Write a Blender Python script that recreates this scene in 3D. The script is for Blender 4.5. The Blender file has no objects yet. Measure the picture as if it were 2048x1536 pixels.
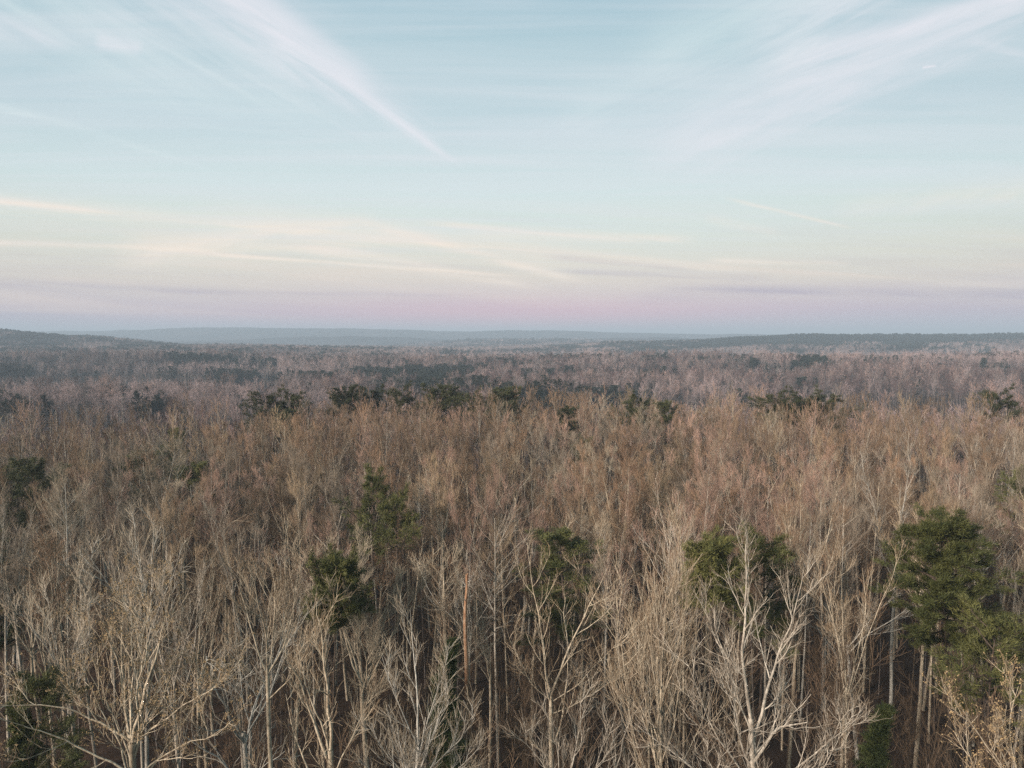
import bpy, math, random
import numpy as np
from mathutils import Vector

random.seed(7)
SC = bpy.context.scene
COL = SC.collection

# ------------------------------------------------------------------ camera
CAM_Z, F, HZ = 37.0, 1462.0, 672.0          # eye height; focal length and horizon row of the 2048 px frame
PITCH = math.atan((768 - HZ) / F)
cam_d = bpy.data.cameras.new('camera')
cam_d.sensor_width = 36
cam_d.angle_x = 2 * math.atan(1024 / F)
cam_d.clip_start = 0.5
cam_d.clip_end = 40000
cam = bpy.data.objects.new('camera', cam_d)
COL.objects.link(cam)
cam.location = (0, 0, CAM_Z)
cam.rotation_euler = (math.radians(90) - PITCH, 0, 0)
SC.camera = cam

# ------------------------------------------------------------------ light
SUN_EL, SUN_AZ = 22.0, 232.0                # behind the camera, a little left (0 = +Y, clockwise)
SC.view_settings.view_transform = 'Standard'
SC.view_settings.look = 'None'
SC.view_settings.gamma = 1
SC.view_settings.exposure = 0.0
SC.render.engine = 'CYCLES'
SC.cycles.max_bounces = 3
SC.cycles.diffuse_bounces = 0
SC.cycles.glossy_bounces = 1
SC.cycles.transmission_bounces = 1
SC.cycles.transparent_max_bounces = 4
SC.cycles.volume_bounces = 0
SC.cycles.use_denoising = False
sun_d = bpy.data.lights.new('sun', 'SUN')
sun_d.energy = 5.0
sun_d.angle = math.radians(10)
sun_d.color = (1.0, 0.87, 0.76)
sun = bpy.data.objects.new('sun', sun_d)
COL.objects.link(sun)
az, el = math.radians(SUN_AZ), math.radians(SUN_EL)
to_sun = Vector((math.sin(az) * math.cos(el), math.cos(az) * math.cos(el), math.sin(el)))
sun.rotation_euler = to_sun.to_track_quat('Z', 'Y').to_euler()


def lin(c):
    return tuple(((x / 255) / 12.92 if x / 255 <= 0.04045 else ((x / 255 + 0.055) / 1.055) ** 2.4) for x in c)


class NT:
    """small helper to write node trees"""
    def __init__(s, nt):
        s.nt = nt; nt.nodes.clear()

    def n(s, typ, ins=None, **kw):
        nd = s.nt.nodes.new(typ)
        for k, v in kw.items():
            setattr(nd, k, v)
        for k, v in (ins or {}).items():
            s.put(nd, k, v)
        return nd

    def put(s, nd, k, v):
        if isinstance(v, bpy.types.NodeSocket):
            s.nt.links.new(v, nd.inputs[k])
        else:
            nd.inputs[k].default_value = v

    def m(s, op, a, b=None, c=None, clamp=False):
        nd = s.nt.nodes.new('ShaderNodeMath'); nd.operation = op; nd.use_clamp = clamp
        for i, v in enumerate((a, b, c)):
            if v is not None:
                s.put(nd, i, v)
        return nd.outputs[0]

    def mix(s, fac, a, b, blend='MIX'):
        nd = s.nt.nodes.new('ShaderNodeMix'); nd.data_type = 'RGBA'; nd.blend_type = blend
        s.put(nd, 0, fac)
        for i, v in ((6, a), (7, b)):
            s.put(nd, i, v if isinstance(v, bpy.types.NodeSocket) else (*v[:3], 1))
        return nd.outputs[2]

    def ramp(s, fac, stops, interp='LINEAR'):
        nd = s.nt.nodes.new('ShaderNodeValToRGB'); s.put(nd, 0, fac)
        cr = nd.color_ramp; cr.interpolation = interp
        while len(cr.elements) < len(stops):
            cr.elements.new(1)
        for e, (p, c) in zip(cr.elements, stops):
            e.position = p; e.color = (*c[:3], 1)
        return nd.outputs[0]


# ------------------------------------------------------------------ sky
world = bpy.data.worlds.new('World')
SC.world = world
world.use_nodes = True
T = NT(world.node_tree)
tc = T.n('ShaderNodeTexCoord').outputs['Generated']
sep = T.n('ShaderNodeSeparateXYZ', {0: tc})
X, Y, Z = sep.outputs
nish = T.n('ShaderNodeTexSky', sky_type='NISHITA', sun_disc=False, sun_elevation=math.radians(SUN_EL), sun_rotation=math.radians(SUN_AZ))
nish_c = T.mix(1.0, nish.outputs[0], (0.10, 0.10, 0.10), 'MULTIPLY')
Yp = T.m('MAXIMUM', Y, 0.05)
GX, GZ = T.m('DIVIDE', X, Yp), T.m('DIVIDE', Z, Yp)      # where a sight line meets the cloud sheet to the north
hor = T.m('SQRT', T.m('ADD', T.m('MULTIPLY', X, X), T.m('MULTIPLY', Y, Y)))
wob = T.n('ShaderNodeTexNoise', {'Vector': T.n('ShaderNodeCombineXYZ', {0: T.m('MULTIPLY', GX, 2.0), 1: T.m('MULTIPLY', GZ, 9.0)}).outputs[0], 'Scale': 1.0, 'Detail': 5.0, 'Roughness': 0.5}).outputs[0]
elev = T.m('DIVIDE', Z, T.m('MAXIMUM', hor, 0.02))
elev = T.m('ADD', elev, T.m('MULTIPLY', T.m('SUBTRACT', wob, 0.5), 0.035))
elev = T.m('MULTIPLY', elev, 2.0, clamp=True)


def ev(v):
    return (HZ - v) / F * 2.0 * 0.93


base = T.ramp(elev, [(0.0, lin((184, 189, 202))), (ev(645), lin((196, 189, 202))), (ev(622), lin((205, 190, 201))),
                     (ev(592), lin((214, 203, 203))), (ev(555), lin((222, 213, 203))), (ev(515), lin((222, 220, 208))),
                     (ev(450), lin((215, 225, 218))), (ev(370), lin((209, 224, 225))), (ev(240), lin((194, 212, 219))),
                     (ev(90), lin((177, 202, 211))), (1.0, lin((156, 187, 202)))])
# the brightest part of the sky is straight ahead, the sides are a little deeper
side = T.m('MULTIPLY', T.m('POWER', T.m('ABSOLUTE', T.m('ADD', GX, 0.02)), 2.0), 0.62, clamp=True)
base = T.mix(side, base, T.mix(1.0, base, (0.74, 0.82, 0.85), 'MULTIPLY'))


def fibres(slope, stretch, seed):
    """cloud threads drawn out along one slope of the cloud sheet"""
    L = math.hypot(1, slope)
    t = T.m('ADD', T.m('MULTIPLY', GX, 1 / L), T.m('MULTIPLY', GZ, slope / L))
    q = T.m('ADD', T.m('MULTIPLY', GX, -slope / L), T.m('MULTIPLY', GZ, 1 / L))
    return T.n('ShaderNodeTexNoise', {'Vector': T.n('ShaderNodeCombineXYZ', {0: T.m('MULTIPLY', t, 3.2), 1: T.m('MULTIPLY', q, 3.2 * stretch), 2: seed}).outputs[0],
                                      'Scale': 1.0, 'Detail': 9.0, 'Roughness': 0.64, 'Distortion': 0.6}).outputs[0]


FIB = {'d': fibres(-0.60, 9.0, 1.3), 'g': fibres(-0.09, 22.0, 4.1), 'a': fibres(0.42, 8.0, 7.7)}


def streak(u0, v0, u1, v1, w0, w1, amt, feather=0.15, rag=1.1):
    ax, az_ = (u0 - 1024) / F, (HZ - v0) / F
    bx, bz = (u1 - 1024) / F, (HZ - v1) / F
    L = math.hypot(bx - ax, bz - az_)
    dx, dz = (bx - ax) / L, (bz - az_) / L
    nz = FIB['a' if dz > 0.1 else 'd' if dz < -0.3 else 'g']
    t = T.m('ADD', T.m('ADD', T.m('MULTIPLY', GX, dx / L), T.m('MULTIPLY', GZ, dz / L)), -(ax * dx + az_ * dz) / L)
    s = T.m('ADD', T.m('ADD', T.m('MULTIPLY', GX, -dz), T.m('MULTIPLY', GZ, dx)), ax * dz - az_ * dx)
    s = T.m('ADD', s, T.m('MULTIPLY', T.m('SUBTRACT', nz, 0.5), rag * (w0 + w1) / F))
    w = T.m('MAXIMUM', T.m('ADD', T.m('MULTIPLY', t, (w1 - w0) / F), w0 / F), 1.0 / F)
    q = T.m('DIVIDE', s, w)
    g = T.m('EXPONENT', T.m('MULTIPLY', T.m('MULTIPLY', q, q), -1.0))
    ends = T.m('MULTIPLY', T.m('DIVIDE', t, feather, clamp=True), T.m('DIVIDE', T.m('SUBTRACT', 1.0, t), feather, clamp=True))
    fib = T.m('MAXIMUM', T.m('MULTIPLY', T.m('SUBTRACT', nz, 0.25), 4.6 * amt), 0.0)
    return T.m('MULTIPLY', T.m('MULTIPLY', g, ends), fib)


STREAKS = [  # the trails and mare's tails, far higher than they look: start, end, widths, strength
    ((230, -130, 935, 345, 120, 8, 0.40), 'p'), ((520, 60, 920, 338, 20, 6, 0.42), 'p'), ((420, -60, 760, 200, 30, 26, 0.35), 'p'), ((-100, -60, 700, 240, 90, 60, 0.25), 'c'), ((100, 150, 900, 300, 50, 40, 0.18), 'c'),
    ((-300, -40, 170, 112, 30, 12, 0.30), 'p'), ((210, 96, 310, 112, 16, 12, 0.30), 'p'),
    ((-200, 170, 130, 250, 14, 6, 0.28), 'c'), ((90, 240, 450, 352, 9, 4, 0.26), 'c'),
    ((1250, 330, 2300, -80, 80, 28, 0.34), 'p'), ((1500, 165, 2250, -70, 30, 10, 0.45), 'p'), ((1480, 160, 1900, -200, 70, 90, 0.36), 'p'), ((1250, 160, 1800, -120, 60, 80, 0.30), 'c'), ((1100, 260, 1650, 60, 60, 60, 0.2), 'c'),
    ((-300, 375, 260, 432, 14, 5, 0.62), 'w'), ((-200, 480, 520, 506, 6, 4, 0.60), 'w'), ((300, 500, 1060, 556, 4, 3, 0.60), 'w'),
    ((230, 505, 760, 440, 30, 10, 0.40), 'w'), ((380, 430, 1500, 545, 30, 8, 0.30), 'w'), ((700, 440, 1190, 572, 9, 8, 0.50), 'w'),
    ((840, 446, 1300, 490, 7, 5, 0.38), 'w'), ((560, 480, 1100, 580, 16, 6, 0.35), 'w'), ((1400, 520, 1700, 530, 5, 5, 0.35), 'w'),
    ((1440, 400, 1700, 460, 4, 3, 0.35), 'w'), ((1400, 440, 1560, 470, 10, 6, 0.22), 'w'), ((1000, 520, 1500, 540, 8, 10, 0.22), 'w'),
    ((1822, 150, 1852, 146, 3, 2, 0.5), 'p'), ((1900, 90, 2100, 150, 12, 10, 0.16), 'p'), ((1650, 430, 2200, 360, 20, 30, 0.20), 'w'),
]
STREAKS += [((-100, 400, 700, 470, 22, 12, 0.30), 'w'), ((200, 520, 900, 470, 26, 14, 0.28), 'w'), ((900, 470, 1400, 480, 10, 8, 0.3), 'w'), ((1500, 590, 2200, 560, 10, 12, 0.22), 'w')]
tint = {'p': lin((232, 230, 237)), 'c': lin((214, 228, 230)), 'w': lin((245, 232, 218))}
for args, k in STREAKS:
    base = T.mix(streak(*args), base, tint[k])
DARK = [(1080, 515, 1400, 545, 8, 6, 0.30), (1100, 540, 1560, 560, 5, 8, 0.22), (300, 583, 1000, 594, 6, 3, 0.28), (-200, 560, 500, 585, 12, 8, 0.18),
        (1300, 577, 2300, 592, 6, 12, 0.30), (1250, 590, 1900, 575, 14, 10, 0.20)]
for args in DARK:
    base = T.mix(streak(*args), base, lin((176, 168, 186)))
# thin high cirrus everywhere, drawn out along the wind
czz = T.m('MAXIMUM', Z, 0.03)
sheet = T.n('ShaderNodeCombineXYZ', {0: T.m('DIVIDE', X, czz), 1: T.m('DIVIDE', Y, czz)}).outputs[0]
rot = T.n('ShaderNodeMapping', {'Vector': sheet, 'Rotation': (0, 0, 0.75), 'Scale': (0.35, 2.2, 1)}).outputs[0]
cir = T.n('ShaderNodeTexNoise', {'Vector': rot, 'Scale': 1.0, 'Detail': 8.0, 'Roughness': 0.62, 'Distortion': 0.6}).outputs[0]
cm = T.m('MULTIPLY', T.m('SUBTRACT', cir, 0.40), 2.9, clamp=True)
cm = T.m('MULTIPLY', cm, T.m('MULTIPLY', T.m('SUBTRACT', Z, 0.05), 9.0, clamp=True))
base = T.mix(T.m('MULTIPLY', cm, 0.55), base, lin((220, 224, 230)))
# low thin layers seen edge-on towards the horizon
lay = T.n('ShaderNodeTexNoise', {'Vector': T.n('ShaderNodeCombineXYZ', {0: T.m('MULTIPLY', GX, 1.3), 1: T.m('MULTIPLY', T.m('ADD', GZ, T.m('MULTIPLY', GX, 0.05)), 26.0)}).outputs[0],
                                 'Scale': 1.0, 'Detail': 8.0, 'Roughness': 0.58, 'Distortion': 0.5}).outputs[0]
low = T.m('MULTIPLY', T.m('SUBTRACT', 0.19, GZ), 9.0, clamp=True)
low = T.m('MULTIPLY', low, T.m('MULTIPLY', T.m('SUBTRACT', GZ, 0.015), 40.0, clamp=True))
base = T.mix(T.m('MULTIPLY', T.m('MULTIPLY', T.m('SUBTRACT', lay, 0.50), 3.0, clamp=True), T.m('MULTIPLY', low, 1.0)), base, lin((240, 222, 208)))
base = T.mix(T.m('MULTIPLY', T.m('MULTIPLY', T.m('SUBTRACT', 0.47, lay), 3.0, clamp=True), T.m('MULTIPLY', low, 0.6)), base, lin((184, 176, 190)))
cen = T.m('EXPONENT', T.m('MULTIPLY', T.m('POWER', T.m('ABSOLUTE', T.m('DIVIDE', T.m('ADD', GX, -0.02), 0.33)), 2.0), -1.0))
cen = T.m('MULTIPLY', cen, T.m('EXPONENT', T.m('MULTIPLY', T.m('POWER', T.m('ABSOLUTE', T.m('DIVIDE', T.m('SUBTRACT', GZ, 0.030), 0.020)), 2.0), -1.0)))
base = T.mix(T.m('MULTIPLY', cen, 0.62), base, lin((226, 184, 196)))
# the half of the sky behind the camera is the afterglow side: physically based sky, warm and brighter
back = T.m('MULTIPLY', T.m('SUBTRACT', 0.05, Y), 2.5, clamp=True)
skyc = T.mix(back, base, T.mix(1.0, T.mix(0.3, base, nish_c), (1.10, 0.96, 0.80), 'MULTIPLY'))
bg = T.n('ShaderNodeBackground', {'Color': skyc, 'Strength': 1.08})
wo = T.n('ShaderNodeOutputWorld', {'Surface': bg.outputs[0]})
world.cycles.sampling_method = 'MANUAL'
world.cycles.sample_map_resolution = 1024


# ------------------------------------------------------------------ terrain heights
UK = np.array([-900, 0, 150, 400, 700, 1024, 1300, 1600, 2048, 2900], float)
TAB = [  # distance, ground height at each bearing
    (0, [0] * 10), (125, [0] * 10),
    (150, [-3, -3, -3, -1, 0, 0, 0, 0, 0, 0]),
    (200, [-10, -10, -10, -10, -14, -16, -14, -12, -12, -12]),
    (250, [-9, -9, -9, -14, -22, -22, -22, -20, -20, -20]),
    (300, [-7, -7, -7, -10, -22, -20, -24, -24, -24, -24]),
    (360, [-8, -8, -8, -8, -14, -10, -22, -22, -20, -20]),
    (430, [-14, -14, -14, -14, -12, -9, -17, -15, -14, -14]),
    (500, [-20, -18, -18, -18, -12, -10, -10, -9, -8, -8]),
    (650, [-12, -12, -12, -14, -10, -8, -7, -6, -5, -5]),
    (800, [-3, -3, -3, -4, -8, -5, -3, -3, -3, -2]),
    (1000, [-8, -8, -8, -8, -11, -14, -20, -22, -22, -20]),
    (1300, [4, 3, 0, -3, -8, -18, -24, -20, -18, -14]),
    (1600, [32, 31, 17, -2, -6, -14, -12, -4, 0, 2]),
    (2000, [34, 30, 8, -8, -14, -14, 2, 21, 22, 25]),
    (2500, [10, 8, -6, -20, -25, -12, -8, 10, 12, 12]),
    (2900, [-10, -10, -20, -25, -22, -1, -10, -5, 0, 0]),
    (3300, [30, 34, 42, 8, -20, 24, 20, -10, -10, -10]), (3700, [-10, -10, 0, 10, 38, 6, 30, 5, -10, -10]), (4200, [0, 0, 5, 10, 0, -5, -10, -10, -10, -10]),
    (5000, [60, 62, 75, 88, 82, 69, 58, 42, 20, 10]),
    (6000, [50, 50, 60, 70, 70, 50, 40, 30, 10, 0]), (9000, [0] * 10), (16000, [0] * 10)]
DK = np.array([t[0] for t in TAB], float)
HT = np.array([t[1] for t in TAB], float)


def vnoise(x, y, seed=0):
    """smooth value noise in numpy"""
    xi, yi = np.floor(x).astype(np.int64), np.floor(y).astype(np.int64)
    fx, fy = x - xi, y - yi
    fx, fy = fx * fx * (3 - 2 * fx), fy * fy * (3 - 2 * fy)

    def h(a, b):
        n = (a * 374761393 + b * 668265263 + seed * 1442695041) & 0xffffffff
        n = ((n ^ (n >> 13)) * 1274126177) & 0xffffffff
        return ((n ^ (n >> 16)) & 0xffff) / 65535.0
    return (h(xi, yi) * (1 - fx) + h(xi + 1, yi) * fx) * (1 - fy) + (h(xi, yi + 1) * (1 - fx) + h(xi + 1, yi + 1) * fx) * fy


def bearing(x, y):
    r = np.hypot(x, y)
    a = np.arctan2(x, y)
    ac = np.clip(a, -0.93, 0.93)
    return 1024 + F * np.tan(ac), r * np.maximum(np.cos(a), 0.6)


def ground_z(x, y):
    x, y = np.asarray(x, float), np.asarray(y, float)
    u, d = bearing(x, y)
    u = np.clip(u, UK[0], UK[-1] - 1e-3); d = np.clip(d, 0, DK[-1] - 1e-3)
    i = np.clip(np.searchsorted(UK, u, 'right') - 1, 0, len(UK) - 2)
    j = np.clip(np.searchsorted(DK, d, 'right') - 1, 0, len(DK) - 2)
    a = (u - UK[i]) / (UK[i + 1] - UK[i]); b = (d - DK[j]) / (DK[j + 1] - DK[j])
    a = a * a * (3 - 2 * a); b = b * b * (3 - 2 * b)
    z = (HT[j, i] * (1 - a) + HT[j, i + 1] * a) * (1 - b) + (HT[j + 1, i] * (1 - a) + HT[j + 1, i + 1] * a) * b
    amp = np.clip((d - 120) / 400, 0.0, 1.0) * 3.5
    far = np.clip((d - 3000) / 1500, 0, 1) * 9
    z = z + (vnoise(x / 90, y / 90, 3) - 0.5) * 2 * amp + (vnoise(x / 420, y / 420, 5) - 0.5) * 2 * far
    return z + (vnoise(x / 17, y / 17, 9) - 0.5) * 0.8


fwd = np.array([0, math.cos(PITCH), -math.sin(PITCH)]); upv = np.array([0, math.sin(PITCH), math.cos(PITCH)])


def ray(u, v):
    return fwd + np.array([(u - 1024) / F, 0, 0]) + upv * (-(v - 768) / F)


def place(u, v, z):
    """the point at height z seen at (u, v)"""
    d = ray(u, v)
    t = (z - CAM_Z) / d[2]
    return np.array([0, 0, CAM_Z]) + d * t


def project(p):
    p = np.asarray(p, float) - np.array([0, 0, CAM_Z])
    f, s, w = p @ fwd, p[..., 0], p @ upv
    return 1024 + F * s / f, 768 - F * w / f


# ------------------------------------------------------------------ materials
def principled(name, build, rough=0.85, spec=0.2):
    m = bpy.data.materials.new(name); m.use_nodes = True
    t = NT(m.node_tree)
    col, bump = build(t)
    p = t.n('ShaderNodeBsdfPrincipled', {'Roughness': rough, 'Specular IOR Level': spec, 'Base Color': col if isinstance(col, bpy.types.NodeSocket) else (*col, 1)})
    if bump is not None:
        bp = t.n('ShaderNodeBump', {'Strength': 0.6, 'Distance': 0.03, 'Height': bump})
        t.nt.links.new(bp.outputs[0], p.inputs['Normal'])
    t.n('ShaderNodeOutputMaterial', {'Surface': p.outputs[0]})
    return m


def bark(name, c1, c2, c3, var=0.35):
    def b(t):
        ob = t.n('ShaderNodeTexCoord').outputs['Object']
        mp = t.n('ShaderNodeMapping', {'Vector': ob, 'Scale': (5, 5, 1.2)}).outputs[0]
        n1 = t.n('ShaderNodeTexNoise', {'Vector': mp, 'Scale': 1.6, 'Detail': 4, 'Roughness': 0.65}).outputs[0]
        n2 = t.n('ShaderNodeTexNoise', {'Vector': ob, 'Scale': 0.45, 'Detail': 2}).outputs[0]
        c = t.ramp(n1, [(0.32, c1), (0.5, c2), (0.7, c3)])
        rnd = t.n('ShaderNodeObjectInfo').outputs['Random']
        k = t.m('ADD', t.m('MULTIPLY', t.m('ADD', rnd, n2), var), 1.0 - var)
        kk = t.n('ShaderNodeCombineXYZ', {0: k, 1: k, 2: k}).outputs[0]
        pt = t.n('ShaderNodeTexNoise', {'Vector': ob, 'Scale': 3.2, 'Detail': 3, 'Roughness': 0.7}).outputs[0]
        c = t.mix(t.m('MULTIPLY', t.m('SUBTRACT', pt, 0.54), 7.0, clamp=True), c, tuple(x * 0.42 for x in c2))
        return t.mix(1.0, c, kk, 'MULTIPLY'), None
    return principled(name, b)


def twig(name, c, var=0.42):
    def b(t):
        oi = t.n('ShaderNodeObjectInfo')
        ob = t.n('ShaderNodeTexCoord').outputs['Object']
        n2 = t.n('ShaderNodeTexNoise', {'Vector': ob, 'Scale': 0.7, 'Detail': 3}).outputs[0]
        k = t.m('ADD', t.m('MULTIPLY', t.m('ADD', oi.outputs['Random'], n2), var), 1.0 - var)
        kk = t.n('ShaderNodeCombineXYZ', {0: k, 1: k, 2: k}).outputs[0]
        return t.mix(1.0, c, kk, 'MULTIPLY'), None
    return principled(name, b, rough=0.7, spec=0.25)


M_BARK = {
    'grey': bark('bark_grey', (0.24, 0.20, 0.165), (0.55, 0.48, 0.39), (0.72, 0.65, 0.55)),
    'tan': bark('bark_tan', (0.27, 0.20, 0.14), (0.62, 0.51, 0.37), (0.78, 0.69, 0.54)),
    'pale': bark('bark_pale', (0.30, 0.27, 0.23), (0.55, 0.51, 0.44), (0.70, 0.66, 0.58)),
    'orange': bark('bark_orange', (0.24, 0.12, 0.07), (0.48, 0.27, 0.155), (0.66, 0.52, 0.38)),
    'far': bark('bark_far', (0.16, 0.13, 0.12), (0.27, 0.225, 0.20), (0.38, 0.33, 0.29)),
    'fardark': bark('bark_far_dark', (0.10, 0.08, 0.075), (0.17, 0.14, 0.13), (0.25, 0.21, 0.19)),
    'dark': bark('bark_dark', (0.06, 0.045, 0.035), (0.12, 0.09, 0.07), (0.2, 0.16, 0.12)),
}
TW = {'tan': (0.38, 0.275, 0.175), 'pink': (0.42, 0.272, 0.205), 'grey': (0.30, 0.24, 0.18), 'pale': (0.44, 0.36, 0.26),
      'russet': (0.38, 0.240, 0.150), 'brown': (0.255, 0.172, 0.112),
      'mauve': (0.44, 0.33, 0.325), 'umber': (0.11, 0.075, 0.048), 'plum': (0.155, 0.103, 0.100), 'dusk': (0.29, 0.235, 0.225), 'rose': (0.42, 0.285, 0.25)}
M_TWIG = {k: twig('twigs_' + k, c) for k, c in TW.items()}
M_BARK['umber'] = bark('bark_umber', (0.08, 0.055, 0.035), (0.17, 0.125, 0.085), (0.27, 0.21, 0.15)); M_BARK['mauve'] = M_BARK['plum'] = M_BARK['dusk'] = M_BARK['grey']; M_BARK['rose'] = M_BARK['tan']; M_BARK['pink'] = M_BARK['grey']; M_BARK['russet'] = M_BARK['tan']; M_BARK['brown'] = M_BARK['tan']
M_LEAF = twig('dead_leaves', (0.44, 0.31, 0.165), 0.5)


def needles(name, a, b_):
    def b(t):
        ob = t.n('ShaderNodeTexCoord').outputs['Object']
        n = t.n('ShaderNodeTexNoise', {'Vector': ob, 'Scale': 0.9, 'Detail': 3}).outputs[0]
        rnd = t.n('ShaderNodeObjectInfo').outputs['Random']
        return t.ramp(t.m('ADD', t.m('MULTIPLY', n, 0.8), t.m('MULTIPLY', rnd, 0.25)), [(0.35, a), (0.72, b_)]), None
    return principled(name, b, rough=0.6, spec=0.3)


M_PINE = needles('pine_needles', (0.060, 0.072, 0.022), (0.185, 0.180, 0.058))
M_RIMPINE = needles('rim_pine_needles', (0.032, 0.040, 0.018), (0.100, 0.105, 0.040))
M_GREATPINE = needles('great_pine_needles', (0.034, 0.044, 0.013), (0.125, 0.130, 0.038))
M_FARPINE = needles('distance_tinted_needles', (0.016, 0.024, 0.018), (0.048, 0.058, 0.034))  # same pines as nearer; dark tone and haze blue put into the colour
M_CEDAR = needles('cedar_foliage', (0.050, 0.070, 0.022), (0.160, 0.175, 0.052))


def g_mat(t):
    ob = t.n('ShaderNodeTexCoord').outputs['Object']
    a = t.n('ShaderNodeTexNoise', {'Vector': ob, 'Scale': 0.35, 'Detail': 8, 'Roughness': 0.7}).outputs[0]
    b = t.n('ShaderNodeTexNoise', {'Vector': ob, 'Scale': 6.0, 'Detail': 4, 'Roughness': 0.7}).outputs[0]
    c = t.ramp(t.m('ADD', t.m('MULTIPLY', a, 0.5), t.m('MULTIPLY', b, 0.5)), [(0.35, (0.028, 0.018, 0.013)), (0.52, (0.065, 0.040, 0.028)), (0.68, (0.12, 0.078, 0.052))])
    return c, b


M_GROUND = principled('leaf_litter', g_mat, 0.95, 0.1)


def hill_mat(t):
    ob = t.n('ShaderNodeTexCoord').outputs['Object']
    a = t.n('ShaderNodeTexNoise', {'Vector': ob, 'Scale': 0.004, 'Detail': 8, 'Roughness': 0.62}).outputs[0]
    b = t.n('ShaderNodeTexNoise', {'Vector': ob, 'Scale': 0.045, 'Detail': 5, 'Roughness': 0.7}).outputs[0]
    c = t.ramp(t.m('ADD', t.m('MULTIPLY', a, 0.7), t.m('MULTIPLY', b, 0.3)), [(0.40, (0.012, 0.016, 0.013)), (0.52, (0.035, 0.030, 0.028)), (0.62, (0.06, 0.048, 0.044))])
    return c, None


M_HILL = principled('wooded_hill', hill_mat, 0.95, 0.1)


# ------------------------------------------------------------------ mesh helpers
def mesh_np(name, verts, quads, mats, mat_idx=None, smooth=False, tris=None):
    me = bpy.data.meshes.new(name)
    verts = np.asarray(verts, np.float32)
    loops, starts, off = [], [], 0
    if quads is not None and len(quads):
        q = np.asarray(quads, np.int32)
        loops.append(q.ravel()); starts.append(off + 4 * np.arange(len(q))); off += 4 * len(q)
    if tris is not None and len(tris):
        q = np.asarray(tris, np.int32)
        loops.append(q.ravel()); starts.append(off + 3 * np.arange(len(q))); off += 3 * len(q)
    loops = np.concatenate(loops).astype(np.int32); starts = np.concatenate(starts).astype(np.int32)
    me.vertices.add(len(verts)); me.vertices.foreach_set('co', verts.ravel())
    me.loops.add(len(loops)); me.loops.foreach_set('vertex_index', loops)
    me.polygons.add(len(starts)); me.polygons.foreach_set('loop_start', starts)
    if mat_idx is not None:
        me.polygons.foreach_set('material_index', np.asarray(mat_idx, np.int32))
    me.polygons.foreach_set('use_smooth', np.full(len(starts), smooth))
    for m in mats:
        me.materials.append(m)
    me.update(calc_edges=True)
    return me


def unit(v):
    return v / np.maximum(np.linalg.norm(v, axis=-1, keepdims=True), 1e-9)


def paths(start, dirs, lens, nseg, wander, up, rng, side=None):
    """N wandering lines, (N, nseg+1, 3)"""
    P = [start]; d = unit(dirs)
    lens = np.asarray(lens)[:, None]
    for _ in range(nseg):
        d = unit(d + rng.normal(0, wander, d.shape) + np.array([0, 0, up]))
        P.append(P[-1] + d * lens / nseg)
    return np.stack(P, 1)


def at(Pt, t):
    """points and tangents at t (N,m) along Pt (N,k,3)"""
    k = Pt.shape[1] - 1
    s = np.clip(t * k, 0, k - 1e-4); i = s.astype(int); f = (s - i)[..., None]
    n = np.arange(len(Pt))[:, None]
    a, b = Pt[n, i], Pt[n, i + 1]
    return a * (1 - f) + b * f, unit(b - a)


def kids(Pt, R0, R1, m, t0, t1, ang, ratio, tap, rmax, rng, nseg=3, wander=0.12, up=0.06, rk=0.55, minlen=0.1, upbias=0.0):
    """branches off each line: new lines and radii"""
    N = len(Pt)
    t = t0 + (t1 - t0) * (np.arange(m)[None] + rng.random((N, m))) / m
    p, tan = at(Pt, t)
    rnd = rng.normal(0, 1, p.shape); rnd[..., 2] += upbias
    perp = unit(rnd - tan * (rnd * tan).sum(-1, keepdims=True))
    a = np.radians(rng.uniform(ang[0], ang[1], t.shape))[..., None]
    d = tan * np.cos(a) + perp * np.sin(a)
    L = np.linalg.norm(np.diff(Pt, axis=1), axis=-1).sum(1)[:, None]
    ln = np.maximum(L * ratio * (1 - tap * t) * rng.uniform(0.65, 1.25, t.shape), minlen)
    rp = R0[:, None] * (1 - t) + R1[:, None] * t
    r0 = np.minimum(rp * rk, rmax).ravel()
    new = paths(p.reshape(-1, 3), d.reshape(-1, 3), ln.ravel(), nseg, wander, up, rng)
    return new, r0


def tubes(Pt, r0, r1, sides=3):
    N, k, _ = Pt.shape
    tan = unit(np.gradient(Pt, axis=1))
    ref = np.where(np.abs(tan[:, :1, 2:3]) > 0.9, np.array([1.0, 0, 0]), np.array([0, 0, 1.0]))
    ref = np.broadcast_to(ref, tan.shape)
    a = unit(np.cross(tan, ref)); b = np.cross(tan, a)
    f = np.linspace(0, 1, k)[None, :, None]
    r = (np.asarray(r0)[:, None, None] * (1 - f) + np.asarray(r1)[:, None, None] * f)[..., None]
    th = np.arange(sides) * 2 * math.pi / sides
    ring = a[:, :, None] * np.cos(th)[None, None, :, None] + b[:, :, None] * np.sin(th)[None, None, :, None]
    V = (Pt[:, :, None] + ring * r).reshape(-1, 3)
    idx = np.arange(N * k * sides).reshape(N, k, sides)
    nx = np.roll(idx, -1, axis=2)
    Q = np.stack([idx[:, :-1], nx[:, :-1], nx[:, 1:], idx[:, 1:]], -1).reshape(-1, 4)
    return V, Q


def merge(parts):
    V, Q, off = [], [], 0
    for v, q in parts:
        V.append(v); Q.append(q + off); off += len(v)
    return np.concatenate(V), np.concatenate(Q)


def azdir(az_deg, tilt_deg):
    a, t = math.radians(az_deg), math.radians(tilt_deg)
    return np.array([math.cos(a) * math.sin(t), math.sin(a) * math.sin(t), math.cos(t)])


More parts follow.
